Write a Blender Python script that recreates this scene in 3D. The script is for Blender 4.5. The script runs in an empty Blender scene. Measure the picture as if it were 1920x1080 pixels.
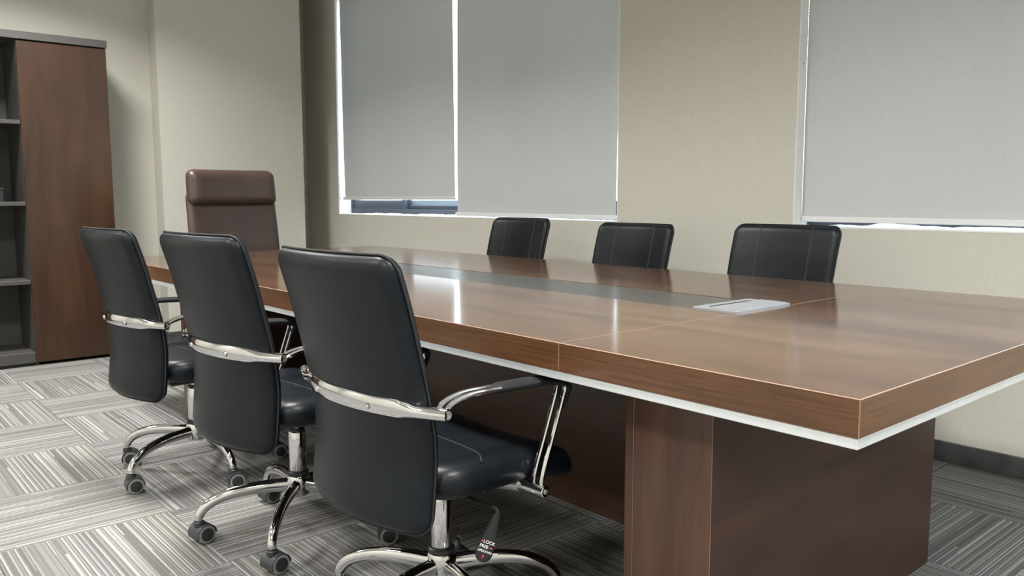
import bpy, bmesh, math, random
from mathutils import Vector, Matrix
random.seed(7)
PI = math.pi
sc = bpy.context.scene
C = sc.collection

# ------------------------------------------------------------------ camera
CAM = Vector((0.5693, -1.1955, 1.0551))
YAW, PITCH, ROLL, FPX = 2.42618784, 0.109908936, -0.00168056, 1531.31
fw = Vector((math.cos(PITCH) * math.cos(YAW), math.cos(PITCH) * math.sin(YAW), -math.sin(PITCH)))
rt = Vector((math.sin(YAW), -math.cos(YAW), 0)); up = rt.cross(fw)
r2 = rt * math.cos(ROLL) + up * math.sin(ROLL); u2 = up * math.cos(ROLL) - rt * math.sin(ROLL)
cd = bpy.data.cameras.new('camera'); co = bpy.data.objects.new('camera', cd); C.objects.link(co)
M = Matrix.Identity(4)
for i in range(3):
    M[i][0], M[i][1], M[i][2], M[i][3] = r2[i], u2[i], -fw[i], CAM[i]
co.matrix_world = M
cd.sensor_width = 36; cd.lens = FPX / 1920 * 36; cd.clip_start = 0.05
sc.camera = co

# ------------------------------------------------------------------ world, lights, exposure
w = bpy.data.worlds.new('overcast_sky'); sc.world = w; w.use_nodes = True
bg = w.node_tree.nodes['Background']
bg.inputs[0].default_value = (0.88, 0.94, 1.0, 1); bg.inputs[1].default_value = 9.0
sc.view_settings.view_transform = 'Standard'; sc.view_settings.look = 'None'
sc.view_settings.gamma = 1; sc.view_settings.use_curve_mapping = False
sc.view_settings.exposure = 0.20
CEIL = 2.85
LIGHTS = [(-4.35, -0.30), (-1.95, -0.30), (0.45, -0.30), (2.85, -0.30), (-4.35, -2.60), (-1.95, -2.60), (0.45, -2.60), (2.85, -2.60)]  # last lamp of each row is added, to brighten the floor on the right
LPOW, LSPREAD, LSIZE = 62, 140, 0.46
LCOL = (1.0, 0.985, 0.952)
for (lx, ly) in LIGHTS:
    ld = bpy.data.lights.new('troffer_lamp', 'AREA'); ld.shape = 'SQUARE'; ld.size = LSIZE
    ld.energy = LPOW; ld.color = LCOL; ld.spread = math.radians(LSPREAD)
    lo = bpy.data.objects.new('troffer_lamp', ld); C.objects.link(lo); lo.location = (lx, ly, CEIL - 0.005)

# ------------------------------------------------------------------ materials
def N(nt, t, **k):
    n = nt.nodes.new(t)
    for a, b in k.items(): setattr(n, a, b)
    return n
def newmat(name):
    m = bpy.data.materials.new(name); m.use_nodes = True
    return m, m.node_tree, m.node_tree.nodes['Principled BSDF']
def setp(p, col=None, rough=None, metal=None, spec=None, coat=None, coatr=None):
    if col: p.inputs['Base Color'].default_value = (*col, 1)
    if rough is not None: p.inputs['Roughness'].default_value = rough
    if metal is not None: p.inputs['Metallic'].default_value = metal
    if spec is not None: p.inputs['Specular IOR Level'].default_value = spec
    if coat is not None: p.inputs['Coat Weight'].default_value = coat
    if coatr is not None: p.inputs['Coat Roughness'].default_value = coatr
def ramp(nt, stops, interp='LINEAR'):
    r = N(nt, 'ShaderNodeValToRGB'); cr = r.color_ramp; cr.interpolation = interp
    while len(cr.elements) < len(stops): cr.elements.new(0.5)
    for e, (p, c) in zip(cr.elements, stops): e.position = p; e.color = (*c, 1)
    return r
def plain(name, col, rough=0.5, metal=0.0, spec=0.5, bump=0.0, bscale=200.0, var=0.0):
    m, nt, p = newmat(name); setp(p, col, rough, metal, spec)
    if bump or var:
        tc = N(nt, 'ShaderNodeTexCoord'); n = N(nt, 'ShaderNodeTexNoise'); n.inputs['Scale'].default_value = bscale; n.inputs['Detail'].default_value = 4
        nt.links.new(tc.outputs['Object'], n.inputs['Vector'])
        if bump:
            b = N(nt, 'ShaderNodeBump'); b.inputs['Strength'].default_value = bump; b.inputs['Distance'].default_value = 0.002
            nt.links.new(n.outputs['Fac'], b.inputs['Height']); nt.links.new(b.outputs['Normal'], p.inputs['Normal'])
        if var:
            r = ramp(nt, [(0.3, tuple(c * (1 - var) for c in col)), (0.7, tuple(min(1, c * (1 + var)) for c in col))])
            nt.links.new(n.outputs['Fac'], r.inputs[0]); nt.links.new(r.outputs[0], p.inputs['Base Color'])
    return m
def weave(name, col, rough, scale, var=0.06, bump=0.15, trans=None):
    m, nt, p = newmat(name); setp(p, col, rough, 0, 0.25)
    tc = N(nt, 'ShaderNodeTexCoord')
    facs = []
    for sx, sz in ((scale, scale * 0.06), (scale * 0.06, scale)):
        mp = N(nt, 'ShaderNodeMapping'); mp.inputs['Scale'].default_value = (sx, sx, sz)
        n = N(nt, 'ShaderNodeTexNoise'); n.inputs['Scale'].default_value = 1; n.inputs['Detail'].default_value = 3
        nt.links.new(tc.outputs['Object'], mp.inputs[0]); nt.links.new(mp.outputs[0], n.inputs['Vector']); facs.append(n.outputs['Fac'])
    a = N(nt, 'ShaderNodeMath', operation='ADD'); nt.links.new(facs[0], a.inputs[0]); nt.links.new(facs[1], a.inputs[1])
    mr = N(nt, 'ShaderNodeMapRange'); mr.inputs['From Min'].default_value = 0.7; mr.inputs['From Max'].default_value = 1.3
    nt.links.new(a.outputs[0], mr.inputs[0])
    r = ramp(nt, [(0, tuple(c * (1 - var) for c in col)), (1, tuple(c * (1 + var) for c in col))])
    nt.links.new(mr.outputs[0], r.inputs[0]); nt.links.new(r.outputs[0], p.inputs['Base Color'])
    b = N(nt, 'ShaderNodeBump'); b.inputs['Strength'].default_value = bump; b.inputs['Distance'].default_value = 0.001
    nt.links.new(a.outputs[0], b.inputs['Height']); nt.links.new(b.outputs['Normal'], p.inputs['Normal'])
    if trans:
        t = N(nt, 'ShaderNodeBsdfTranslucent'); t.inputs[0].default_value = (*trans, 1)
        ad = N(nt, 'ShaderNodeAddShader'); out = nt.nodes['Material Output']
        nt.links.new(p.outputs[0], ad.inputs[0]); nt.links.new(t.outputs[0], ad.inputs[1]); nt.links.new(ad.outputs[0], out.inputs[0])
    return m
def wood(name, dark, mid, light, axis, rough, coat=0.0, fine=1.0, coatr=0.08, spec=0.5):
    m, nt, p = newmat(name); setp(p, mid, rough, 0, spec, coat, coatr)
    tc = N(nt, 'ShaderNodeTexCoord')
    def noise(long, across, detail, dist=0.0):
        mp = N(nt, 'ShaderNodeMapping'); s = [across] * 3; s[axis] = long; mp.inputs['Scale'].default_value = s
        n = N(nt, 'ShaderNodeTexNoise'); n.inputs['Scale'].default_value = 1; n.inputs['Detail'].default_value = detail
        n.inputs['Distortion'].default_value = dist
        nt.links.new(tc.outputs['Object'], mp.inputs[0]); nt.links.new(mp.outputs[0], n.inputs['Vector']); return n.outputs['Fac']
    a = noise(1.3, 7, 4, 0.8); b = noise(4, 160, 3); c_ = noise(9, 420, 2)
    m1 = N(nt, 'ShaderNodeMath', operation='MULTIPLY'); m1.inputs[1].default_value = 0.55; nt.links.new(a, m1.inputs[0])
    m2 = N(nt, 'ShaderNodeMath', operation='MULTIPLY_ADD'); m2.inputs[1].default_value = 0.28 * fine; nt.links.new(b, m2.inputs[0]); nt.links.new(m1.outputs[0], m2.inputs[2])
    m3 = N(nt, 'ShaderNodeMath', operation='MULTIPLY_ADD'); m3.inputs[1].default_value = 0.22 * fine; nt.links.new(c_, m3.inputs[0]); nt.links.new(m2.outputs[0], m3.inputs[2])
    k = 0.275 + 0.25 * fine
    r = ramp(nt, [(max(0, k - 0.15), dark), (k, mid), (k + 0.15, light)])
    nt.links.new(m3.outputs[0], r.inputs[0]); nt.links.new(r.outputs[0], p.inputs['Base Color'])
    bp = N(nt, 'ShaderNodeBump'); bp.inputs['Strength'].default_value = 0.04; bp.inputs['Distance'].default_value = 0.0006
    nt.links.new(b, bp.inputs['Height']); nt.links.new(bp.outputs['Normal'], p.inputs['Normal'])
    return m
def carpet():
    m, nt, p = newmat('carpet_stripes'); setp(p, (0.35, 0.34, 0.31), 0.95, 0, 0.1)
    tc = N(nt, 'ShaderNodeTexCoord'); oi = N(nt, 'ShaderNodeObjectInfo'); sx = N(nt, 'ShaderNodeSeparateXYZ')
    nt.links.new(tc.outputs['Object'], sx.inputs[0])
    def mth(op, a, b=None, c=None):
        n = N(nt, 'ShaderNodeMath', operation=op)
        for i, v in enumerate((a, b, c)):
            if v is None: continue
            if isinstance(v, (int, float)): n.inputs[i].default_value = v
            else: nt.links.new(v, n.inputs[i])
        return n.outputs[0]
    rnd = mth('MULTIPLY', oi.outputs['Random'], 311.0)
    xs = mth('MULTIPLY_ADD', sx.outputs['X'], 220.0, rnd)
    cell = mth('FLOOR', xs)
    w1 = N(nt, 'ShaderNodeTexWhiteNoise', noise_dimensions='1D'); nt.links.new(cell, w1.inputs['W'])
    seg = mth('FLOOR', mth('MULTIPLY_ADD', sx.outputs['Y'], 1.15, mth('MULTIPLY', w1.outputs['Value'], 7.0)))
    w2 = N(nt, 'ShaderNodeTexWhiteNoise', noise_dimensions='2D')
    cv = N(nt, 'ShaderNodeCombineXYZ'); nt.links.new(cell, cv.inputs[0]); nt.links.new(mth('MULTIPLY', seg, 1.0), cv.inputs[1]); nt.links.new(cv.outputs[0], w2.inputs['Vector'])
    L_, m_, d_, y_, b_, t_ = (0.42, 0.42, 0.415), (0.205, 0.203, 0.198), (0.140, 0.138, 0.135), (0.228, 0.222, 0.186), (0.186, 0.189, 0.205), (0.181, 0.175, 0.166)
    rp = ramp(nt, [(0, d_), (0.13, m_), (0.32, t_), (0.47, b_), (0.60, m_), (0.74, y_), (0.88, (0.245, 0.244, 0.24)), (0.96, (0.30, 0.299, 0.294))], 'CONSTANT')
    nt.links.new(w2.outputs['Value'], rp.inputs[0])
    # a light yarn every few rows, a darker one beside it
    w4 = N(nt, 'ShaderNodeTexWhiteNoise', noise_dimensions='1D'); nt.links.new(mth('FLOOR', mth('DIVIDE', cell, 7.0)), w4.inputs['W'])
    ph = mth('FLOORED_MODULO', mth('ADD', cell, mth('FLOOR', mth('MULTIPLY', w4.outputs['Value'], 4.0))), 4.0)
    isl = mth('MULTIPLY', mth('LESS_THAN', ph, 0.5), mth('GREATER_THAN', w2.outputs['Value'], 0.22))
    isd = mth('MULTIPLY', mth('COMPARE', ph, 1.0, 0.4), 0.75)
    mxd = N(nt, 'ShaderNodeMix', data_type='RGBA'); nt.links.new(isd, mxd.inputs[0]); nt.links.new(rp.outputs[0], mxd.inputs[6]); mxd.inputs[7].default_value = (*d_, 1)
    mxl = N(nt, 'ShaderNodeMix', data_type='RGBA'); nt.links.new(isl, mxl.inputs[0]); nt.links.new(mxd.outputs[2], mxl.inputs[6])
    rl = ramp(nt, [(0.2, (0.28, 0.279, 0.274)), (0.6, (0.36, 0.359, 0.354)), (1.0, L_)]); nt.links.new(w2.outputs['Value'], rl.inputs[0]); nt.links.new(rl.outputs[0], mxl.inputs[7])
    # broad colour drift between wide bands
    xb = mth('FLOOR', mth('MULTIPLY_ADD', sx.outputs['X'], 26.0, rnd))
    w3 = N(nt, 'ShaderNodeTexWhiteNoise', noise_dimensions='1D'); nt.links.new(xb, w3.inputs['W'])
    rb = ramp(nt, [(0, (0.82, 0.81, 0.80)), (0.5, (0.96, 0.955, 0.945)), (1, (1.1, 1.1, 1.08))]); nt.links.new(w3.outputs['Value'], rb.inputs[0])
    mx = N(nt, 'ShaderNodeMix', data_type='RGBA', blend_type='MULTIPLY'); mx.inputs[0].default_value = 1
    nt.links.new(mxl.outputs[2], mx.inputs[6]); nt.links.new(rb.outputs[0], mx.inputs[7])
    fn = N(nt, 'ShaderNodeTexNoise'); fn.inputs['Scale'].default_value = 420; fn.inputs['Detail'].default_value = 2; nt.links.new(tc.outputs['Object'], fn.inputs['Vector'])
    rf = ramp(nt, [(0.3, (0.62, 0.62, 0.62)), (0.7, (1.15, 1.15, 1.15))]); nt.links.new(fn.outputs['Fac'], rf.inputs[0])
    mx2 = N(nt, 'ShaderNodeMix', data_type='RGBA', blend_type='MULTIPLY'); mx2.inputs[0].default_value = 1
    nt.links.new(mx.outputs[2], mx2.inputs[6]); nt.links.new(rf.outputs[0], mx2.inputs[7])
    nt.links.new(mx2.outputs[2], p.inputs['Base Color'])
    hb = mth('ADD', mth('MULTIPLY', w2.outputs['Value'], 1.0), fn.outputs['Fac'])
    bp = N(nt, 'ShaderNodeBump'); bp.inputs['Strength'].default_value = 0.5; bp.inputs['Distance'].default_value = 0.002
    nt.links.new(hb, bp.inputs['Height']); nt.links.new(bp.outputs['Normal'], p.inputs['Normal'])
    return m
def leather(name, col, rough, bscale=260, bump=0.25, spec=0.5):
    m, nt, p = newmat(name); setp(p, col, rough, 0, spec)
    tc = N(nt, 'ShaderNodeTexCoord'); v = N(nt, 'ShaderNodeTexVoronoi'); v.inputs['Scale'].default_value = bscale
    n = N(nt, 'ShaderNodeTexNoise'); n.inputs['Scale'].default_value = 9; n.inputs['Detail'].default_value = 5
    nt.links.new(tc.outputs['Object'], v.inputs['Vector']); nt.links.new(tc.outputs['Object'], n.inputs['Vector'])
    b = N(nt, 'ShaderNodeBump'); b.inputs['Strength'].default_value = bump; b.inputs['Distance'].default_value = 0.0006
    b2 = N(nt, 'ShaderNodeBump'); b2.inputs['Strength'].default_value = 0.18; b2.inputs['Distance'].default_value = 0.006
    nt.links.new(v.outputs['Distance'], b.inputs['Height']); nt.links.new(n.outputs['Fac'], b2.inputs['Height'])
    nt.links.new(b2.outputs['Normal'], b.inputs['Normal']); nt.links.new(b.outputs['Normal'], p.inputs['Normal'])
    r = ramp(nt, [(0.3, tuple(c * 0.85 for c in col)), (0.7, tuple(c * 1.15 for c in col))]); nt.links.new(n.outputs['Fac'], r.inputs[0])
    nt.links.new(r.outputs[0], p.inputs['Base Color'])
    return m
MT = {}
MT['wall'] = weave('beige_wallpaper', (0.605, 0.588, 0.522), 0.75, 420, 0.05, 0.12)
MT['ceiling'] = plain('ceiling_white', (0.72, 0.70, 0.66), 0.9, bump=0.1)
MT['floor'] = plain('screed_grey', (0.12, 0.12, 0.115), 0.9, bump=0.1)
MT['carpet'] = carpet()
MT['base'] = plain('skirting_grey', (0.075, 0.078, 0.078), 0.55, var=0.35, bscale=14, bump=0.05)
MT['plaster'] = plain('white_reveal', (0.86, 0.86, 0.87), 0.6, bump=0.1, bscale=90)
MT['alu_dark'] = plain('slate_window_frame', (0.055, 0.062, 0.085), 0.42, var=0.12, bscale=30)
MT['blind'] = weave('roller_blind_fabric', (0.545, 0.566, 0.570), 0.85, 520, 0.05, 0.08, (0.006, 0.0068, 0.007))
MT['blindbar'] = plain('blind_hem', (0.72, 0.73, 0.74), 0.5, var=0.03)
MT['bead'] = plain('bead_chain_plastic', (0.55, 0.55, 0.55), 0.4, var=0.03)
D_, M_, L_ = (0.040, 0.0195, 0.0102), (0.088, 0.0462, 0.0242), (0.132, 0.0735, 0.040)
MT['top'] = wood('walnut_top', D_, M_, L_, 0, 0.13, 0.0, 0.6, spec=0.6)
MT['edge'] = wood('walnut_edge', (0.052, 0.0225, 0.0098), (0.097, 0.043, 0.018), (0.142, 0.067, 0.029), 0, 0.32, 0, 1.2)
MT['edge_y'] = wood('walnut_edge_end', (0.052, 0.0225, 0.0098), (0.097, 0.043, 0.018), (0.142, 0.067, 0.029), 1, 0.32, 0, 1.2)
MT['line'] = plain('copper_edge_line', (0.22, 0.127, 0.083), 0.55, var=0.05)
MT['panel'] = wood('walnut_panel', (0.040, 0.0185, 0.0102), (0.067, 0.0315, 0.018), (0.098, 0.048, 0.028), 2, 0.28, 0, 0.7)
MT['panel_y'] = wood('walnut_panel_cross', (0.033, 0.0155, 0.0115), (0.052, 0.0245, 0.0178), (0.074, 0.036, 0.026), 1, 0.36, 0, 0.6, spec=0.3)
MT['panel_x'] = wood('walnut_panel_long', (0.042, 0.022, 0.015), (0.070, 0.037, 0.025), (0.10, 0.055, 0.037), 0, 0.28, 0, 0.7)
MT['strip'] = plain('charcoal_inlay', (0.034, 0.036, 0.034), 0.24, var=0.12, bscale=40)
MT['alu'] = plain('brushed_aluminium_trim', (0.66, 0.69, 0.705), 0.38, 0.35, var=0.03, bscale=60)
MT['grom'] = plain('silver_cable_plate', (0.36, 0.375, 0.40), 0.42, 0.5, var=0.03, bscale=60)
MT['chrome'] = plain('chrome', (0.68, 0.68, 0.69), 0.06, 1.0, var=0.02, bscale=20)
MT['piston'] = plain('grey_piston', (0.5, 0.5, 0.5), 0.25, 0.9, var=0.02)
MT['plastic'] = plain('black_plastic', (0.022, 0.023, 0.026), 0.38, bump=0.05, bscale=500, var=0.05)
MT['pad'] = plain('matte_black_pad', (0.012, 0.0125, 0.014), 0.62, spec=0.22, bump=0.1, bscale=500)
MT['hood'] = plain('caster_hood_plastic', (0.035, 0.038, 0.044), 0.42, bump=0.05, bscale=500, var=0.05)
MT['rim'] = plain('caster_rim_grey', (0.24, 0.24, 0.235), 0.4, var=0.05)
MT['leather'] = leather('black_leather', (0.0040, 0.0062, 0.0092), 0.38, spec=0.27)
MT['seam'] = plain('black_seam', (0.006, 0.006, 0.007), 0.6, var=0.05)
MT['seam_l'] = plain('grey_thread', (0.040, 0.041, 0.044), 0.6, var=0.05)
MT['brown'] = leather('brown_leather', (0.060, 0.037, 0.032), 0.40)
MT['cab'] = plain('grey_cabinet_board', (0.056, 0.0535, 0.051), 0.55, bump=0.05, bscale=600, var=0.06)
MT['cabdoor'] = wood('walnut_door', (0.023, 0.0100, 0.0045), (0.040, 0.0180, 0.0082), (0.059, 0.0285, 0.0138), 2, 0.38, 0, 0.7)
MT['white_ink'] = plain('white_print', (0.75, 0.75, 0.75), 0.5, var=0.02)
MT['red_ink'] = plain('red_print', (0.55, 0.03, 0.10), 0.5, var=0.02)
MT['troffer'] = plain('troffer_housing', (0.75, 0.75, 0.75), 0.4, var=0.02)
MT['box'] = plain('dark_box_card', (0.012, 0.012, 0.016), 0.5, var=0.1)
def glassmat():
    m = bpy.data.materials.new('window_glass'); m.use_nodes = True; nt = m.node_tree
    nt.nodes.remove(nt.nodes['Principled BSDF'])
    t = N(nt, 'ShaderNodeBsdfTransparent'); t.inputs[0].default_value = (0.93, 0.96, 0.96, 1)
    g = N(nt, 'ShaderNodeBsdfGlossy'); g.inputs['Roughness'].default_value = 0.02
    mx = N(nt, 'ShaderNodeMixShader'); mx.inputs[0].default_value = 0.05
    nt.links.new(t.outputs[0], mx.inputs[1]); nt.links.new(g.outputs[0], mx.inputs[2])
    nt.links.new(mx.outputs[0], nt.nodes['Material Output'].inputs[0]); return m
MT['glass'] = glassmat()
MT['frost'] = weave('frosted_film', (0.30, 0.31, 0.35), 0.6, 90, 0.04, 0.05, (0.060, 0.063, 0.085))

# ------------------------------------------------------------------ helpers
def tag(o, label=None, cat=None, group=None, kind=None):
    if label: o['label'] = label
    if cat: o['category'] = cat
    if group: o['group'] = group
    if kind: o['kind'] = kind
    return o
def empty(name, loc=(0, 0, 0), rz=0.0):
    o = bpy.data.objects.new(name, None); C.objects.link(o); o.location = loc; o.rotation_euler = (0, 0, rz)
    o.empty_display_size = 0.1
    return o
class MB:
    """collects shapes; build() links them as one mesh object"""
    def __init__(s): s.v = []; s.f = []; s.m = []
    def add(s, vs, fs, mi=0):
        o = len(s.v); s.v += [tuple(q) for q in vs]; s.f += [tuple(i + o for i in q) for q in fs]; s.m += [mi] * len(fs); return s
    def box(s, x0, x1, y0, y1, z0, z1, b=0.0, mi=0, bmi=None):
        if b <= 0:
            vs = [(x, y, z) for x in (x0, x1) for y in (y0, y1) for z in (z0, z1)]
            return s.add(vs, [(0, 1, 3, 2), (4, 6, 7, 5), (0, 4, 5, 1), (2, 3, 7, 6), (0, 2, 6, 4), (1, 5, 7, 3)], mi)
        bm = bmesh.new(); bmesh.ops.create_cube(bm, size=1)
        for q in bm.verts: q.co = ((x0 + x1) / 2 + q.co.x * (x1 - x0), (y0 + y1) / 2 + q.co.y * (y1 - y0), (z0 + z1) / 2 + q.co.z * (z1 - z0))
        res = bmesh.ops.bevel(bm, geom=bm.edges[:], offset=b, segments=1, affect='EDGES', profile=0.5)
        bf = set(res['faces']); bm.verts.index_update()
        vs = [q.co.copy() for q in bm.verts]
        for f in bm.faces:
            s.add([], [], 0)
        o = len(s.v); s.v += [tuple(q) for q in vs]
        for f in bm.faces:
            s.f.append(tuple(q.index + o for q in f.verts)); s.m.append((mi if bmi is None else bmi) if f in bf else mi)
        bm.free(); return s
    def tube(s, path, rad, n=12, caps=True, flat=None, upv=(0, 0, 1), mi=0):
        """sweep an ellipse along path; rad number or list; flat = list/number of the half-size along the up vector"""
        P = [Vector(q) for q in path]; k = len(P)
        R = rad if isinstance(rad, (list, tuple)) else [rad] * k
        F = R if flat is None else (flat if isinstance(flat, (list, tuple)) else [flat] * k)
        U0 = Vector(upv); rings = []
        for i in range(k):
            t = (P[min(i + 1, k - 1)] - P[max(i - 1, 0)]).normalized()
            u = U0 - t * U0.dot(t)
            if u.length < 1e-3: u = Vector((0, 1, 0)) - t * t.y
            if u.length < 1e-3: u = Vector((1, 0, 0)) - t * t.x
            u.normalize(); sd = t.cross(u); U0 = u if flat is None else U0
            rings.append([P[i] + sd * (R[i] * math.cos(a)) + u * (F[i] * math.sin(a)) for a in (2 * PI * j / n for j in range(n))])
        vs = [q for r in rings for q in r]; fs = []
        for i in range(k - 1):
            for j in range(n):
                a, b = i * n + j, i * n + (j + 1) % n; fs.append((a, b, b + n, a + n))
        if caps: fs.append(tuple(range(n - 1, -1, -1))); fs.append(tuple((k - 1) * n + j for j in range(n)))
        return s.add(vs, fs, mi)
    def lathe(s, prof, c=(0, 0, 0), axis=(0, 0, 1), n=24, mi=0):
        """prof: list of (radius, height) along axis"""
        A = Vector(axis).normalized(); X = A.orthogonal().normalized(); Y = A.cross(X); c = Vector(c)
        vs = []; fs = []
        for (r, h) in prof:
            for j in range(n):
                a = 2 * PI * j / n; vs.append(c + A * h + (X * math.cos(a) + Y * math.sin(a)) * r)
        for i in range(len(prof) - 1):
            for j in range(n):
                a, b = i * n + j, i * n + (j + 1) % n; fs.append((a, b, b + n, a + n))
        if prof[0][0] > 1e-6: fs.append(tuple(range(n - 1, -1, -1)))
        if prof[-1][0] > 1e-6: fs.append(tuple((len(prof) - 1) * n + j for j in range(n)))
        return s.add(vs, fs, mi)
    def prism(s, poly, fn, t, mi=0):
        """poly of 2D points extruded by t; fn maps (u, v, w) to 3D"""
        k = len(poly); vs = [fn(u, v, 0) for u, v in poly] + [fn(u, v, t) for u, v in poly]
        fs = [tuple(range(k - 1, -1, -1)), tuple(range(k, 2 * k))] + [(i, (i + 1) % k, (i + 1) % k + k, i + k) for i in range(k)]
        return s.add(vs, fs, mi)
    def mesh(s, name, mats, ang=32):
        me = bpy.data.meshes.new(name); me.from_pydata(s.v, [], s.f)
        for m in (mats if isinstance(mats, (list, tuple)) else [mats]): me.materials.append(m)
        me.polygons.foreach_set('material_index', s.m)
        me.validate(); me.update()
        bm = bmesh.new(); bm.from_mesh(me); bmesh.ops.recalc_face_normals(bm, faces=bm.faces[:]); bm.to_mesh(me); bm.free()
        me.shade_smooth(); me.set_sharp_from_angle(angle=math.radians(ang))
        return me
    def build(s, name, mats, parent=None, ang=32):
        o = bpy.data.objects.new(name, s.mesh(name, mats, ang)); C.objects.link(o)
        if parent: o.parent = parent
        return o
def link(name, me, parent=None, loc=(0, 0, 0), rot=(0, 0, 0)):
    o = bpy.data.objects.new(name, me); C.objects.link(o); o.location = loc; o.rotation_euler = rot
    if parent: o.parent = parent
    return o
def copy_tree(o, parent=None):
    c = o.copy(); C.objects.link(c); c.parent = parent
    for ch in o.children: copy_tree(ch, c)
    return c
def struct(name, mb, mat, parent=None):
    o = mb.build(name, mat, parent)
    if parent is None: o['kind'] = 'structure'
    return o
def cushion(mb, W, H, R, T, e, warp, nu=22, nv=26, mi=0):
    """padded panel: half width W, half height H, corner radius R, thickness T rounding off within e of the border; warp(x, h, w) gives 3D"""
    def samp(n, S):
        # dense near the border
        out = []
        for i in range(n + 1):
            t = -1 + 2 * i / n
            out.append(S * math.sin(t * PI / 2) * 0.65 + S * t * 0.35)
        return out
    xs, hs = samp(nu, W), samp(nv, H); P = {}
    for i, x in enumerate(xs):
        for j, h in enumerate(hs):
            ax, ah = abs(x) - (W - R), abs(h) - (H - R)
            X, Hh = x, h
            if ax > 0 and ah > 0:
                a, b = ax / R, ah / R
                a2, b2 = a * math.sqrt(1 - b * b / 2), b * math.sqrt(1 - a * a / 2)
                X = math.copysign(W - R + a2 * R, x); Hh = math.copysign(H - R + b2 * R, h)
                d = R - R * math.hypot(a2, b2)
            else: d = min(W - abs(x), H - abs(h))
            q = min(max(d, 0), e) / e
            P[i, j] = (X, Hh, T / 2 * math.sqrt(max(0, 1 - (1 - q) ** 2)))
    vs = []; idx = {}
    for (i, j), (x, h, t) in P.items():
        border = i in (0, nu) or j in (0, nv)
        idx[i, j, 0] = len(vs); vs.append(warp(x, h, 0 if border else t))
        if border: idx[i, j, 1] = idx[i, j, 0]
        else: idx[i, j, 1] = len(vs); vs.append(warp(x, h, -t))
    fs = []
    for i in range(nu):
        for j in range(nv):
            fs.append(tuple(idx[a, b, 0] for a, b in ((i, j), (i + 1, j), (i + 1, j + 1), (i, j + 1))))
            fs.append(tuple(idx[a, b, 1] for a, b in ((i, j), (i, j + 1), (i + 1, j + 1), (i + 1, j))))
    return mb.add(vs, fs, mi)
def rrect(W, H, R, n=6):
    pts = []
    for cx, cy, a0 in ((W - R, H - R, 0), (-W + R, H - R, 90), (-W + R, -H + R, 180), (W - R, -H + R, 270)):
        for k in range(n + 1):
            a = math.radians(a0 + 90 * k / n); pts.append((cx + R * math.cos(a), cy + R * math.sin(a)))
    return pts
def interp(tab, t):
    """smooth interpolation through a table of (t, value...)"""
    n = len(tab)
    for i in range(n - 1):
        if t <= tab[i + 1][0] or i == n - 2: break
    t0, t1 = tab[i][0], tab[i + 1][0]; s = (t - t0) / (t1 - t0); out = []
    for c in range(1, len(tab[0])):
        p1, p2 = tab[i][c], tab[i + 1][c]
        p0 = tab[i - 1][c] if i > 0 else 2 * p1 - p2; p3 = tab[i + 2][c] if i + 2 < n else 2 * p2 - p1
        out.append(0.5 * (2 * p1 + (p2 - p0) * s + (2 * p0 - 5 * p1 + 4 * p2 - p3) * s * s + (3 * p1 - p0 - 3 * p2 + p3) * s ** 3))
    return out
def spline(pts, n=6):
    tab = [(i, *p) for i, p in enumerate(pts)]
    return [tuple(interp(tab, i / n)) for i in range((len(pts) - 1) * n + 1)]

# ------------------------------------------------------------------ room
XL, XR, YB, YW = -5.70, 4.4, -3.6, 2.21        # left wall, right wall, back wall, window wall
XREC = -6.10                                   # wall behind the pillar, by the window
XC, YC0, YC1 = -5.54, 0.79, 1.895              # pillar face and its two edges
TH = 0.24
floor = struct('floor', MB().box(XREC - TH, XR + TH, YB - TH, YW + TH, -0.16, -0.008), MT['floor'])
TS = 0.513; X0, Y0 = -0.673, -0.32
tile = MB().box(-TS / 2 + 0.0006, TS / 2 - 0.0006, -TS / 2 + 0.0006, TS / 2 - 0.0006, -0.008, 0.0, 0.0012).mesh('carpet_tile', MT['carpet'])
for i in range(-11, 10):
    for j in range(-7, 6):
        x0, x1, y0, y1 = X0 + i * TS, X0 + (i + 1) * TS, Y0 + j * TS, Y0 + (j + 1) * TS
        x0, x1, y0, y1 = max(x0, XREC), min(x1, XR), max(y0, YB), min(y1, YW)
        if x1 - x0 < 0.02 or y1 - y0 < 0.02: continue
        o = link('carpet_tile', tile, floor, ((x0 + x1) / 2, (y0 + y1) / 2, 0))
        fx, fy = (x1 - x0) / TS, (y1 - y0) / TS
        if (i + j) % 2 == 1: o.rotation_euler.z = PI * (random.random() < 0.5); o.scale = (fx, fy, 1)
        else: o.rotation_euler.z = PI / 2 + PI * (random.random() < 0.5); o.scale = (fy, fx, 1)
ceil = struct('ceiling', MB().box(XREC - TH, XR + TH, YB - TH, YW + TH, CEIL, CEIL + 0.12), MT['ceiling'])
for (lx, ly) in LIGHTS:
    m = MB(); h = LSIZE / 2
    for a in ((lx - h - .02, lx - h, ly - h - .02, ly + h + .02), (lx + h, lx + h + .02, ly - h - .02, ly + h + .02), (lx - h, lx + h, ly - h - .02, ly - h), (lx - h, lx + h, ly + h, ly + h + .02)):
        m.box(*a, CEIL - 0.012, CEIL)
    m.build('light_frame', MT['troffer'], ceil)
ml = MB().box(XL - 0.42, XL, YB, YC0 + 0.2, 0, CEIL)
struct('wall_left', ml, MT['wall'])
struct('wall_pillar', MB().box(XREC - 0.02, XC, YC0, YC1, 0, CEIL), MT['wall'])
struct('wall_recess', MB().box(XREC - TH, XREC, YC1 - 0.3, YW + TH, 0, CEIL), MT['wall'])
struct('wall_right', MB().box(XR, XR + TH, YB, YW + TH, 0, CEIL), MT['wall'])
struct('wall_back', MB().box(XREC - TH, XR + TH, YB - TH, YB, 0, CEIL), MT['wall'])
SILL, HEAD = 0.921, 2.72
WIN = [(-5.552, -2.462), (-1.402, 1.688)]
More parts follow.
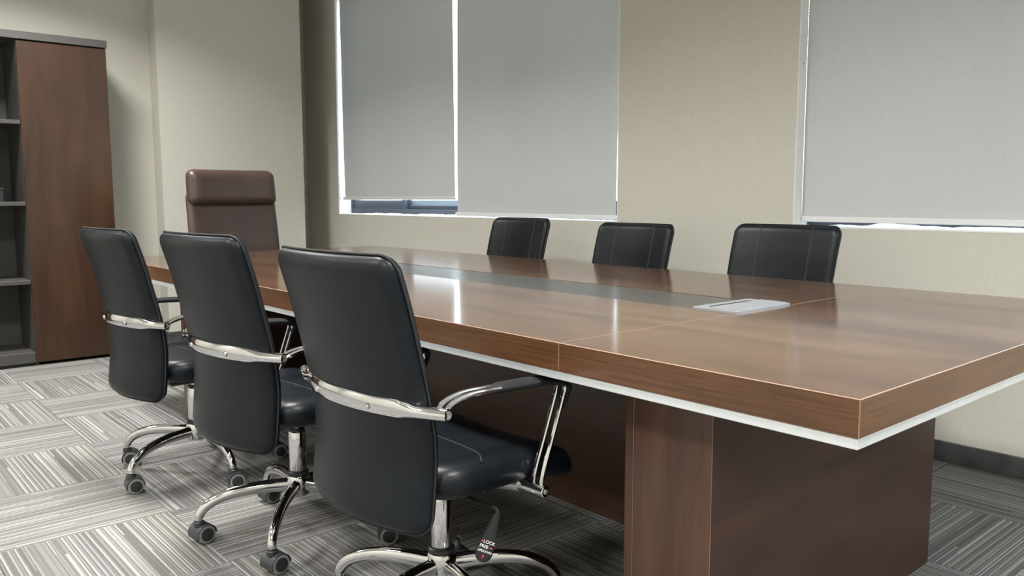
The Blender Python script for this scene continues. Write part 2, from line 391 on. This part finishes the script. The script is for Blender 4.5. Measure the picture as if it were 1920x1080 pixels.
mw = MB()
xs = [XREC] + [q for wn in WIN for q in wn] + [XR]
for a in (0, 2, 4): mw.box(xs[a], xs[a + 1], YW, YW + TH, 0, CEIL)
for a, b in WIN: mw.box(a, b, YW, YW + TH, 0, SILL); mw.box(a, b, YW, YW + TH, HEAD, CEIL)
struct('wall_window', mw, MT['wall'])
BBH = 0.082
struct('baseboard_window', MB().box(XREC, XR, YW - 0.012, YW, 0, BBH, 0.002), MT['base'])
struct('baseboard_left', MB().box(XL, XL + 0.012, YB, YC0, 0, BBH, 0.002), MT['base'])
mp = MB().box(XC, XC + 0.012, YC0 - 0.012, YC1, 0, BBH, 0.002).box(XL + 0.012, XC, YC0 - 0.012, YC0, 0, BBH, 0.002)
struct('baseboard_pillar', mp, MT['base'])
# windows: white reveal, slate frame, sliding sashes, panes, rough sealant
FY = 2.325
for wi, (a, b) in enumerate(WIN):
    win = empty('window_%d' % (wi + 1), (a, FY, SILL)); tag(win, kind='structure')
    def part(name, mb, mat): return mb.build(name, mat, win)
    W, H = b - a, HEAD - SILL; dy = YW - FY
    rv = MB().box(0, 0.004, dy, 0.0, 0, H).box(W - 0.004, W, dy, 0.0, 0, H).box(0, W, dy, 0.0, H - 0.004, H)
    part('reveal', rv, MT['plaster']); part('sill', MB().box(0, W, dy - 0.001, 0.02, -0.0, 0.005), MT['plaster'])
    fr = MB()
    fr.box(0.004, 0.034, 0, 0.08, 0.005, H - 0.004, 0.002).box(W - 0.034, W - 0.004, 0, 0.08, 0.005, H - 0.004, 0.002)
    fr.box(0.034, W - 0.034, 0, 0.08, 0.005, 0.048, 0.002).box(0.034, W - 0.034, 0, 0.08, H - 0.04, H - 0.004, 0.002)
    part('frame', fr, MT['alu_dark'])
    bnd = [0.034, 0.80, 2.30, W - 0.034]; nS = 3
    for k in range(nS):
        back = k % 2 == 1
        y0 = 0.042 if back else 0.008; x0 = bnd[k] - (0.02 if back else 0); x1 = bnd[k + 1] + (0.02 if back else 0)
        z0, z1 = 0.048, H - 0.04; s_ = 0.036
        sm = MB().box(x0, x0 + s_, y0, y0 + 0.03, z0, z1, 0.002).box(x1 - s_, x1, y0, y0 + 0.03, z0, z1, 0.002)
        bz = 0.030 if back else 0.069
        sm.box(x0 + s_, x1 - s_, y0, y0 + 0.03, z0, z0 + bz, 0.002).box(x0 + s_, x1 - s_, y0, y0 + 0.03, z1 - s_, z1, 0.002)
        so = part('sash', sm, MT['alu_dark'])
        if back: MB().box(x0 + s_, x1 - s_, y0 + 0.018, y0 + 0.024, z0 + bz, z0 + 0.069).build('frosted_strip', MT['frost'], so)
        MB().box(x0 + s_, x1 - s_, y0 + 0.012, y0 + 0.017, z0 + bz, z1 - s_).build('pane', MT['glass'], so)
    # rough bead of white sealant along the foot of the frame
    rs = random.Random(3 + wi); n = 150; top = []; hgt = 0.006
    for i in range(n + 1):
        hgt += rs.uniform(-0.0035, 0.0035); hgt = min(max(hgt, 0.002), 0.012)
        top.append(hgt + (0.010 * math.exp(-((i / n - 0.12) / 0.03) ** 2) if wi else 0))
    vs = []; fs = []
    for i in range(n + 1):
        x = 0.004 + (W - 0.008) * i / n
        vs += [(x, -0.010, 0.004), (x, -0.003, 0.005 + top[i]), (x, 0.003, 0.005 + top[i])]
    for i in range(n): q = 3 * i; fs += [(q, q + 3, q + 4, q + 1), (q + 1, q + 4, q + 5, q + 2)]
    part('sealant', MB().add(vs, fs), MT['plaster'])

# ------------------------------------------------------------------ roller blinds
def blind(x0, x1, zb, label, y=2.247, chain=None, seed=0, skew=0.0, tight=False):
    root = empty('roller_blind', ((x0 + x1) / 2, y, zb)); hw = (x1 - x0) / 2; H = HEAD - 0.06 - zb
    rs = random.Random(seed); ph = [rs.uniform(0, 6) for _ in range(4)]
    nx, nz = 40, 36; vs = []; fs = []
    for s in (0, 1):
        for i in range(nx + 1):
            for j in range(nz + 1):
                x = -hw + 2 * hw * i / nx; z = H * j / nz; lo = max(0.0, 1 - z / 0.45)
                yy = 0.0025 * math.sin(x * 7 + ph[0]) * lo + 0.0018 * math.sin(x * 13 + ph[1] + z * 3) * lo + 0.0015 * math.sin(x * 3 + ph[2]) + (0.0006 if s else 0)
                vs.append((x + skew * z / H, yy, z))
    q = (nx + 1) * (nz + 1)
    for i in range(nx):
        for j in range(nz):
            a = i * (nz + 1) + j; fs.append((a, a + nz + 1, a + nz + 2, a + 1))
    MB().add(vs[:q], fs).build('fabric', MT['blind'], root, 60)
    ex_ = 0.0 if tight else 0.006; mb = MB().box(-hw - ex_, hw + ex_, -0.007, 0.007, -0.012, 0.012, 0.004)
    if not tight: mb.lathe([(0.004, 0), (0.0105, 0.002), (0.0105, 0.010), (0.004, 0.013)], (-hw - 0.016, 0, -0.001), (1, 0, 0), 12).lathe([(0.004, 0), (0.0105, 0.002), (0.0105, 0.010), (0.004, 0.013)], (hw + 0.003, 0, -0.001), (1, 0, 0), 12)
    mb.build('bottom_bar', MT['blindbar'], root)
    mb = MB().lathe([(0.02, -hw), (0.022, -hw + 0.002), (0.022, hw - 0.002), (0.02, hw)], (skew, 0.018, H), (1, 0, 0), 20)
    mb.build('roller_tube', MT['blindbar'], root)
    if chain:
        cx, cz = chain; cx -= (x0 + x1) / 2; cz -= zb; mb = MB(); gap = 0.011; top = H
        pts = [(cx - gap, top - k * 0.012) for k in range(int((top - cz) / 0.012))]
        pts += [(cx - gap * math.cos(a), pts[-1][1] - 0.012 - gap * 1.6 * math.sin(a)) for a in (PI * k / 6 for k in range(1, 6))]
        pts += [(cx + gap, top - k * 0.012) for k in range(int((top - cz) / 0.012), -1, -1)]
        for px, pz in pts: mb.lathe([(0.0006, -0.0025), (0.0022, -0.0012), (0.0026, 0), (0.0022, 0.0012), (0.0006, 0.0025)], (px, -0.035, pz), (0, 0, 1), 6)
        mb.tube([(px, -0.035, pz) for px, pz in pts], 0.0007, 4)
        mb.build('bead_chain', MT['bead'], root)
    tag(root, label, 'roller blind', 'grey roller blinds at the windows')
    return root
blind(-5.517, -3.991, 1.053, 'narrower grey roller blind nearest the pillar, ending highest above the sill', seed=1, skew=-0.014)
blind(-3.966, -2.506, 0.945, 'wide grey roller blind hanging low behind the farthest black chair', seed=2, skew=0.022)
blind(-1.396, -0.02, 0.957, 'grey roller blind with bead chain on the right-hand window', chain=(-1.390, 1.655), seed=3, y=2.272, tight=True)

# ------------------------------------------------------------------ cabinet
CX, CYR, CYD, CYL = -5.26, 0.381, -0.128, -0.93
cab = empty('bookcase_cabinet', (CX, CYD, 0)); tag(cab, 'tall grey bookcase with open shelves and a walnut door against the left wall', 'bookcase')
def cb(x0, x1, y0, y1, z0, z1, b=0.0015): return MB().box(x0 - CX, x1 - CX, y0 - CYD, y1 - CYD, z0, z1, b)
CB = XL + 0.006; CT = 2.020
cb(CB, CX + 0.012, CYL - 0.52, CYR + 0.006, CT + 0.003, 2.070).build('top_board', MT['cab'], cab)
for y in (CYR - 0.018, CYD, CYL - 0.018, CYL - 0.514): cb(CB, CX - 0.021, y, y + 0.018, 0.0, CT).build('side_panel', MT['cab'], cab)
cb(CB, CB + 0.008, CYL - 0.49, CYR - 0.02, 0.02, CT - 0.002).build('back_panel', MT['cab'], cab)
cb(CB + 0.02, CX - 0.035, CYL, CYD, 0.0, 0.018).build('plinth', MT['cab'], cab)
cb(CB + 0.009, CX - 0.002, CYL, CYD - 0.0005, 0.022, 0.088).build('bottom_board', MT['cab'], cab)
for z in (0.533, 1.024, 1.524): cb(CB + 0.009, CX - 0.003, CYL + 0.001, CYD - 0.001, z - 0.0125, z + 0.0125).build('shelf', MT['cab'], cab)
for (y0, y1) in ((CYD + 0.001, CYR), (CYL - 0.514, CYL - 0.002)):
    d = cb(CX - 0.02, CX, y0, y1, 0.022, CT - 0.003, 0.001).build('door', MT['cabdoor'], cab)
bo = empty('storage_box', (-5.42, -0.305, 1.0365)); tag(bo, 'small dark box on the bookcase shelf at the left edge of the picture', 'box')
MB().box(-0.10, 0.10, -0.07, 0.07, 0.0005, 0.07, 0.002).build('body', MT['box'], bo); MB().box(-0.102, 0.102, -0.072, 0.072, 0.0705, 0.085, 0.002).build('lid', MT['box'], bo)

# ------------------------------------------------------------------ conference table
TL, TW, TZ, TE, TA = 3.996, 1.589, 0.75, 0.687, 0.669
SX = 0.655; SY0, SY1 = 0.652, 0.926
tab = empty('conference_table', (-TL / 2, TW / 2, 0)); tag(tab, 'long walnut conference table with charcoal inlay and white aluminium under-edge', 'table')
def tb(*a, **k):
    x0, x1, y0, y1, z0, z1 = a
    return MB().box(x0 + TL / 2, x1 + TL / 2, y0 - TW / 2, y1 - TW / 2, z0, z1, **k)
def board(name, x0, x1, y0, y1, edgem):
    mb = tb(x0, x1, y0, y1, TE, TZ, b=0.0014, mi=0, bmi=2)
    o = mb.build(name, [MT['top'], MT[edgem], MT['line']], tab, 20)
    for p in o.data.polygons:
        if p.material_index == 0 and abs(p.normal.z) < 0.5: p.material_index = 1 if abs(p.normal.y) > 0.5 else 3
        elif p.material_index == 2:
            cy = p.center.y + TW / 2
            if min(abs(cy - SY0), abs(cy - SY1)) < 0.01: p.material_index = 0
    o.data.materials.append(MT['edge_y'])
    return o
g = 0.0004
board('end_board', -SX + g, 0, 0, TW, 'edge'); board('end_board', -TL, -TL + SX - g, 0, TW, 'edge')
board('side_board', -TL + SX + g, -SX - g, 0, SY0 - g, 'edge'); board('side_board', -TL + SX + g, -SX - g, SY1 + g, TW, 'edge')
tb(-TL + SX + g, -SX - g, SY0, SY1, TE, TZ - 0.0012, b=0.0006).build('centre_inlay', MT['strip'], tab)
i_ = 0.002; wd = 0.03
for (x0, x1, y0, y1) in ((-SX + g, -i_, i_, wd), (-TL + SX + g, -SX - g, i_, wd), (-TL + i_, -TL + SX - g, i_, wd),
                         (-SX + g, -i_, TW - wd, TW - i_), (-TL + SX + g, -SX - g, TW - wd, TW - i_), (-TL + i_, -TL + SX - g, TW - wd, TW - i_),
                         (-wd, -i_, wd, TW - wd), (-TL + i_, -TL + wd, wd, TW - wd)):
    tb(x0, x1, y0, y1, TA, TE - 0.0003, b=0.0012).build('aluminium_strip', MT['alu'], tab)
tb(-TL + 0.035, -0.035, 0.035, TW - 0.035, TA + 0.004, TE - 0.0005).build('underside', MT['panel_x'], tab)
def pedestal(x0, x1, y0, y1):
    t = 0.024
    e1 = tb(x1 - t, x1, y0, y1, 0.0, TA + 0.004, b=0.001, mi=0, bmi=1).build('end_panel', [MT['panel_y'], MT['line']], tab, 20)
    e2 = tb(x0, x0 + t, y0, y1, 0.0, TA + 0.004, b=0.001, mi=0, bmi=1).build('end_panel', [MT['panel_y'], MT['line']], tab, 20)
    for e in (e1, e2):
        e.data.materials.append(MT['panel'])
        for p in e.data.polygons:
            if p.material_index == 0 and abs(p.normal.y) > 0.5: p.material_index = 2
    for y in (y0 + 0.0006, y1 - t - 0.0006): tb(x0 + t + g, x1 - t - g, y, y + t, 0.0, TA + 0.004, b=0.001).build('front_panel', MT['panel'], tab)
pedestal(-0.580, -0.354, 0.130, 1.205); pedestal(-3.345, -3.119, 0.130, 1.205)
tb(-3.119, -0.580, 0.750, 0.774, 0.0, TA + 0.004, b=0.001).build('modesty_panel', MT['panel_x'], tab)
gm = MB(); GX, GY = (-0.802 - 0.655) / 2 + TL / 2, 0.791 - TW / 2
gm.prism(rrect(0.0715, 0.139, 0.010), lambda u, v, w: (GX + u, GY + v, TZ - 0.002 + w), 0.0065)
gr = gm.build('cable_plate', MT['grom'], tab)
gm = MB(); gm.prism(rrect(0.042, 0.128, 0.004), lambda u, v, w: (GX + 0.022 + u, GY + v, TZ + 0.0046 + w), 0.003); gm.build('flap', MT['grom'], gr)
gm = MB(); gm.box(GX - 0.040, GX - 0.026, GY - 0.10, GY + 0.10, TZ + 0.0046, TZ + 0.0056); gm.build('brush_slot', MT['seam'], gr)

# ------------------------------------------------------------------ task chairs
BACK = [(0.0, -0.198, 0.350), (0.12, -0.190, 0.425), (0.28, -0.184, 0.520), (0.42, -0.192, 0.602), (0.56, -0.210, 0.688), (0.70, -0.229, 0.765), (0.82, -0.246, 0.830), (1.0, -0.280, 0.940)]
BH = 0.300
def back_warp(x, h, w):
    t = min(max((h + BH) / (2 * BH), -0.02), 1.02)
    y, z = interp(BACK, t); y1, z1 = interp(BACK, min(t + 0.02, 1.02)); y0, z0 = interp(BACK, max(t - 0.02, -0.02))
    d = Vector((y1 - y0, z1 - z0)).normalized()
    dep = 0.058 - 0.026 * t                       # the shell bows backwards in the middle
    s = x / 0.236
    yb = -dep * (1 - min(1, s * s)) - 0.004
    nz, ny = -d[0], d[1]
    return (x * (1.0 - 0.022 * (1 - t)), y + yb + w * ny, z + w * nz)
def caster_meshes():
    wm = MB(); wm.lathe([(0.004, 0.0), (0.021, 0.0), (0.0255, 0.003), (0.0262, 0.010), (0.0255, 0.0165), (0.0225, 0.019), (0.0185, 0.0192)], (0, 0, 0), (1, 0, 0), 24, 0)
    wm.lathe([(0.0182, 0.0185), (0.0175, 0.0205), (0.010, 0.0215), (0.0001, 0.022)], (0, 0, 0), (1, 0, 0), 24, 1)
    wheel = wm.mesh('wheel', [MT['rim'], MT['plastic']])
    hm = MB(); n = 14; prof = []
    for k in range(n + 1):
        a = math.radians(-20 + 200 * k / n); prof.append((0.0285 * math.cos(a), 0.0285 * math.sin(a)))
    inner = [(0.0268 * math.cos(math.radians(180 - 200 * k / n)), 0.0268 * math.sin(math.radians(180 - 200 * k / n))) for k in range(n + 1)]
    hm.prism(prof + inner, lambda u, v, w: (w - 0.0265, u, v + 0.0262), 0.053)
    hm.box(-0.0055, 0.0055, -0.014, 0.014, 0.012, 0.047)
    hm.lathe([(0.015, 0.050), (0.015, 0.060), (0.011, 0.0625)], (0, 0.010, 0), (0, 0, 1), 16)
    hood = hm.mesh('hood', MT['hood'])
    sm = MB().lathe([(0.0055, 0.0), (0.0055, 0.014)], (0, 0.010, 0.0625), (0, 0, 1), 10); stem = sm.mesh('stem', MT['chrome'])
    return wheel, hood, stem
WHEEL, HOOD, STEM = caster_meshes()
def base_parts(root, a0, R, seed):
    MB().lathe([(0.030, 0.122), (0.034, 0.126), (0.036, 0.150), (0.036, 0.180), (0.033, 0.186)], n=28).build('hub', MT['chrome'], root)
    MB().lathe([(0.031, 0.1865), (0.033, 0.188), (0.033, 0.198), (0.030, 0.2)], n=28).build('collar', MT['plastic'], root)
    MB().lathe([(0.0255, 0.2005), (0.0265, 0.204), (0.0265, 0.325), (0.0255, 0.328)], n=28).build('gas_column', MT['chrome'], root)
    MB().lathe([(0.0245, 0.3285), (0.0245, 0.335), (0.016, 0.336)], n=24).build('column_cap', MT['plastic'], root)
    MB().lathe([(0.0125, 0.3365), (0.0125, 0.392)], n=18).build('piston', MT['piston'], root)
    path = spline([(0.030, 0, 0.156), (0.09, 0, 0.157), (0.16, 0, 0.153), (0.225, 0, 0.140), (R - 0.027, 0, 0.117), (R - 0.004, 0, 0.090), (R, 0, 0.0735)], 5)
    k = len(path)
    wd_ = [0.0150 - 0.0015 * i / k for i in range(k)]; ht = [0.0215 - 0.0085 * (i / k) for i in range(k)]
    leg = MB().tube(path, wd_, 14, True, ht).mesh('base_leg', MT['chrome'])
    rs = random.Random(seed)
    for i in range(5):
        a = math.radians(a0 + 72 * i)
        link('base_leg', leg, root, rot=(0, 0, a))
        c = empty('caster', (R * math.cos(a), R * math.sin(a), 0)); c.parent = root
        sw = PI - 0.15 + rs.uniform(-0.35, 0.35)
        c.rotation_euler.z = sw; c.scale = (1.13, 1.13, 1.13)
        ofs = -0.010
        link('wheel', WHEEL, c, (0.0065, ofs, 0.0262)); link('wheel', WHEEL, c, (-0.0065, ofs, 0.0262), (0, 0, PI))
        link('hood', HOOD, c, (0, ofs, 0)); link('stem', STEM, c, (0, ofs, 0))
def seat_warp(x, h, w):
    # h runs back to front; the front edge rolls down
    y = h + 0.035; t = (h + 0.225) / 0.45
    z = 0.440 - 0.012 * t - 0.045 * max(0, t - 0.62) ** 2 / 0.145 + 0.010 * (x / 0.25) ** 2 + w
    return (x * (1 - 0.03 * t), y, z)
def task_chair(seed=1, a0=10, lever=False):
    root = empty('task_chair')
    bm = cushion(MB(), 0.236, BH, 0.038, 0.046, 0.028, back_warp, 26, 38)
    bk = bm.build('backrest', MT['leather'], root, 60)
    out = rrect(0.2370, BH + 0.001, 0.038, 8); out.append(out[0]); pts = []
    for (u0, v0), (u1, v1) in zip(out, out[1:]):
        k = max(1, int(math.hypot(u1 - u0, v1 - v0) / 0.02))
        pts += [back_warp(u0 + (u1 - u0) * i / k, v0 + (v1 - v0) * i / k, 0.0) for i in range(k)]
    pts.append(pts[0])
    MB().tube(pts, 0.0028, 6, False).build('piping', MT['seam'], bk)
    for sx in (-0.118, 0.118):
        for dx, mt in ((-0.0022, 'seam'), (0.0022, 'seam_l')):
            MB().tube([back_warp(sx + dx, -BH + 0.03 + (2 * BH - 0.036) * k / 24, 0.0226) for k in range(25)], 0.0011, 5).build('seam', MT[mt], bk)
    sm = cushion(MB(), 0.250, 0.225, 0.085, 0.078, 0.040, seat_warp, 26, 26)
    st = sm.build('seat', MT['leather'], root, 60)
    pts = spline([(-0.235, -0.10, 0), (-0.16, -0.055, 0), (0, -0.035, 0), (0.16, -0.055, 0), (0.235, -0.10, 0)], 6)
    MB().tube([seat_warp(p[0], p[1], 0.0385) for p in pts], 0.0014, 5).build('seam', MT['seam_l'], st)
    MB().box(-0.11, 0.11, -0.13, 0.14, 0.372, 0.398, 0.008).box(-0.19, 0.19, -0.02, 0.01, 0.388, 0.402).build('tilt_mechanism', MT['plastic'], root)
    # chrome bracket bowed round the back
    n = 26; path = []; R_ = []; F_ = []
    for i in range(n + 1):
        s = -1 + 2 * i / n; x = 0.292 * s
        y = -0.2735 + 0.072 * (x / 0.292) ** 2
        path.append((x, y, 0.622)); e = max(0, min(1, (abs(s) - 0.62) / 0.16))
        R_.append(0.0062 + 0.0075 * e); F_.append(0.019 - 0.0053 * e)
    br = MB().tube(path, R_, 16, True, F_).build('bracket', MT['chrome'], root)
    for s in (-1, 1):
        MB().lathe([(0.009, 0), (0.009, 0.002), (0.005, 0.0022), (0.005, 0.001)], (s * 0.292, path[0][1], 0.622), (s, 0, 0), 16).build('end_cap', MT['piston'], br)
    for x in (-0.105, 0.105):
        y = -0.2735 + 0.072 * (x / 0.292) ** 2 - 0.0055
        MB().lathe([(0.0075, 0), (0.0075, 0.002), (0.005, 0.0045), (0.0001, 0.005)], (x, y, 0.618), (0, -1, 0), 14).build('bolt', MT['chrome'], br)
    ye = path[0][1]
    for s in (-1, 1):
        arm = MB()
        for xo in (0.256, 0.281):
            p = spline([(s * xo, ye, 0.628), (s * xo, ye + 0.022, 0.645), (s * xo, ye + 0.070, 0.655), (s * xo, -0.05, 0.654), (s * xo, 0.05, 0.650), (s * xo, 0.115, 0.644), (s * xo, 0.143, 0.630), (s * xo, 0.135, 0.600), (s * xo, 0.105, 0.520), (s * xo, 0.075, 0.442), (s * xo, 0.069, 0.405)], 4)
            arm.tube(p, 0.0058, 10, True, None, (1, 0, 0))
        ao = arm.build('armrest', MT['chrome'], root)
        pad = [(-0.075, 0.652), (-0.03, 0.6535), (0.05, 0.651), (0.11, 0.646), (0.148, 0.634), (0.147, 0.608), (0.137, 0.580)]
        pp = spline([(s * 0.2685, y, z) for y, z in pad], 5); k = len(pp)
        fl = [0.003 + 0.009 * math.sin(min(1, i / 5) * PI / 2) if i < 5 else (0.011 if i < k - 6 else 0.011 - 0.005 * (i - k + 6) / 6) for i in range(k)]
        wd2 = [0.010 + 0.016 * math.sin(min(1, i / 7) * PI / 2) if i < k - 9 else 0.026 - 0.012 * (i - k + 9) / 9 for i in range(k)]
        fl = [max(a, 0.0075) for a in fl]
        MB().tube(pp, fl, 14, True, wd2, (1, 0, 0)).build('arm_pad', MT['pad'], ao)
        MB().lathe([(0.0115, 0), (0.0135, 0.002), (0.0135, 0.076), (0.0115, 0.078)], (s * 0.218, 0.069, 0.402), (s, 0, 0), 18).build('foot_tube', MT['chrome'], ao)
        MB().lathe([(0.022, 0.0), (0.0165, 0.06), (0.0150, 0.063)], (s * 0.158, 0.060, 0.398), (s, 0.05, 0.05), 16).build('socket', MT['piston'], ao)
        MB().lathe([(0.006, 0), (0.006, 0.002), (0.003, 0.003)], (s * 0.296, 0.069, 0.402), (s, 0, 0), 10).build('end_screw', MT['piston'], ao)
    if lever:
        rod = spline([(0.06, -0.06, 0.385), (0.12, -0.045, 0.376), (0.19, -0.018, 0.362), (0.213, -0.009, 0.357), (0.222, -0.010, 0.350), (0.2225, -0.014, 0.340)], 4)
        lv = MB().tube(rod, 0.0042, 8).build('lever', MT['pad'], root)
        # paddle hanging from the rod, its broad face turned outwards
        p0 = Vector((0.2225, -0.010, 0.350)); p1 = Vector((0.225, -0.062, 0.252)); ax = (p1 - p0).normalized()
        nrm = Vector((0.72, -0.60, 0.33)); nrm = (nrm - ax * nrm.dot(ax)).normalized(); sd = ax.cross(nrm).normalized()
        Ln = (p1 - p0).length; prof = [(0.0, 0.006), (0.08, 0.009), (0.4, 0.0140), (0.70, 0.0190), (0.86, 0.0188), (0.96, 0.0125), (1.0, 0.003)]
        path_ = [p0 + ax * (Ln * t) for t, _ in spline([(a, b) for a, b in prof], 3)]; rr = [max(0.002, b) for _, b in spline(prof, 3)]
        pd = MB().tube(path_, [min(0.0055, a * 0.5) if False else min(0.006, a) for a in rr], 16, True, rr, sd).build('paddle', MT['pad'], lv)
        def ptext(body, size, t, off, mat):
            cu = bpy.data.curves.new('print', 'FONT'); cu.body = body; cu.size = size; cu.align_x = 'CENTER'; cu.align_y = 'CENTER'; cu.extrude = 0.00015
            to = bpy.data.objects.new('print', cu); C.objects.link(to); bpy.context.view_layer.update()
            me = bpy.data.meshes.new_from_object(to.evaluated_get(bpy.context.evaluated_depsgraph_get())); bpy.data.objects.remove(to)
            me.materials.clear(); me.materials.append(mat)
            o = bpy.data.objects.new('print', me); C.objects.link(o); o.parent = lv
            X = -sd if (-sd).dot(Vector((0.64, 0.77, 0))) > 0 else sd
            Z = nrm; Y = Z.cross(X); cpos = p0 + ax * (Ln * t) + X * off + nrm * 0.0064
            o.matrix_local = Matrix(((X.x, Y.x, Z.x, cpos.x), (X.y, Y.y, Z.y, cpos.y), (X.z, Y.z, Z.z, cpos.z), (0, 0, 0, 1)))
            return o, X, Y, cpos
        ptext('LOCK', 0.0100, 0.60, 0.004, MT['white_ink']); ptext('FREE', 0.0095, 0.695, -0.005, MT['white_ink']); ptext('UPDOWN', 0.0070, 0.785, 0.0, MT['white_ink'])
        X = -sd if (-sd).dot(Vector((0.64, 0.77, 0))) > 0 else sd; Yv = nrm.cross(X)
        def arrow(t, off, d):
            cpos = p0 + ax * (Ln * t) + X * off + nrm * 0.0064
            sh = [(-0.004, -0.0009), (0.0005, -0.0009), (0.0005, -0.0024), (0.004, 0), (0.0005, 0.0024), (0.0005, 0.0009), (-0.004, 0.0009)]
            def fn(u, v, w_):
                e1, e2 = {'r': (X, Yv), 'l': (-X, -Yv), 'u': (Yv, -X)}[d]
                return cpos + e1 * u + e2 * v + nrm * w_
            MB().prism(sh, fn, 0.0003).build('arrow', MT['red_ink'], lv)
        arrow(0.605, -0.0115, 'l'); arrow(0.695, 0.0110, 'r'); arrow(0.885, 0.0, 'u')
    base_parts(root, a0, 0.300, seed)
    return root
GRP = 'black leather task chairs round the table'
# x, y, heading, first leg angle, label, seed, upper part: dx, dy, dz, swivel (degrees)
NEAR = [(-1.010, -0.055, 0.0, -152, 'nearest black leather task chair with chrome bracket and hanging tilt lever', 1, (0.004, -0.004, 0.004, 1.3)),
        (-1.770, -0.062, 0.0, -113, 'middle of the three black task chairs on the near side, seen from behind', 2, (0.074, -0.034, 0.020, 4.2)),
        (-2.590, -0.086, 0.0, -140, 'black task chair on the near side closest to the bookcase', 3, (0.080, -0.030, 0.012, 3.2))]
FAR = [(-1.208, 1.545, PI, 20, 'black task chair across the table closest to the right-hand window', 4, (0, 0, 0.002, 0)),
       (-2.050, 1.600, PI, 50, 'middle black task chair across the table by the bare wall', 5, (0, 0, -0.012, 0)),
       (-2.890, 1.600, PI, 5, 'black task chair across the table under the low grey blind', 6, (0, 0, 0, 0))]
for (x, y, rz, a0, lab, sd, (ux, uy, uz, ur)) in NEAR + FAR:
    ch = task_chair(sd, a0 - math.degrees(rz), sd == 1); ch.location = (x, y, 0); ch.rotation_euler.z = rz
    for part_ in ch.children:
        if part_.name.split('.')[0] in ('backrest', 'seat', 'bracket', 'armrest', 'tilt_mechanism', 'lever'):
            part_.location = (ux, uy, 0.0 if part_.name.startswith('armrest') else uz); part_.rotation_euler.z = math.radians(ur)
    tag(ch, lab, 'chair', GRP)

# ------------------------------------------------------------------ executive chair at the head of the table
ex = empty('executive_chair', (-4.02, 0.785, 0), -PI / 2); tag(ex, 'high-backed brown leather executive chair with padded headrest at the table head', 'chair')
EB = [(0.0, -0.215, 0.44), (0.3, -0.222, 0.62), (0.6, -0.240, 0.83), (0.8, -0.262, 0.97), (1.0, -0.285, 1.10)]
def ex_warp(x, h, w):
    t = (h + 0.335) / 0.67; y, z = interp(EB, min(max(t, 0), 1)); return (x * (1.04 - 0.05 * t), y - 0.030 * (1 - (x / 0.29) ** 2) + w, z)
bk = cushion(MB(), 0.275, 0.335, 0.05, 0.07, 0.035, ex_warp, 24, 26).build('backrest', MT['brown'], ex, 60)
def hd_warp(x, h, w):
    return (x * (1 + 0.02 * (0.105 - h) / 0.2), -0.272 - 0.12 * h - 0.028 * (1 - (x / 0.28) ** 2) + 0.012 + w * 1.0, 1.119 + h)
hd = cushion(MB(), 0.266, 0.107, 0.045, 0.125, 0.055, hd_warp, 26, 22).build('headrest', MT['brown'], ex, 60)
st = cushion(MB(), 0.27, 0.25, 0.07, 0.11, 0.05, lambda x, h, w: (x, h + 0.03, 0.45 + w), 22, 22).build('seat', MT['brown'], ex, 60)
MB().box(-0.12, 0.12, -0.12, 0.14, 0.365, 0.394, 0.008).build('tilt_mechanism', MT['plastic'], ex)
for s in (-1, 1):
    p = spline([(s * 0.25, -0.16, 0.42), (s * 0.305, -0.17, 0.50), (s * 0.31, -0.17, 0.60), (s * 0.31, -0.10, 0.625), (s * 0.31, 0.05, 0.625), (s * 0.31, 0.10, 0.60), (s * 0.305, 0.09, 0.50), (s * 0.25, 0.07, 0.42)], 5)
    ar = MB().tube(p, 0.012, 10).build('armrest', MT['chrome'], ex)
    MB().tube(spline([(s * 0.31, -0.14, 0.637), (s * 0.31, -0.05, 0.642), (s * 0.31, 0.04, 0.642), (s * 0.31, 0.095, 0.633)], 5), [0.02] + [0.026] * 14 + [0.02], 14, True, 0.012).build('arm_pad', MT['brown'], ar)
base_parts(ex, 25, 0.31, 9)
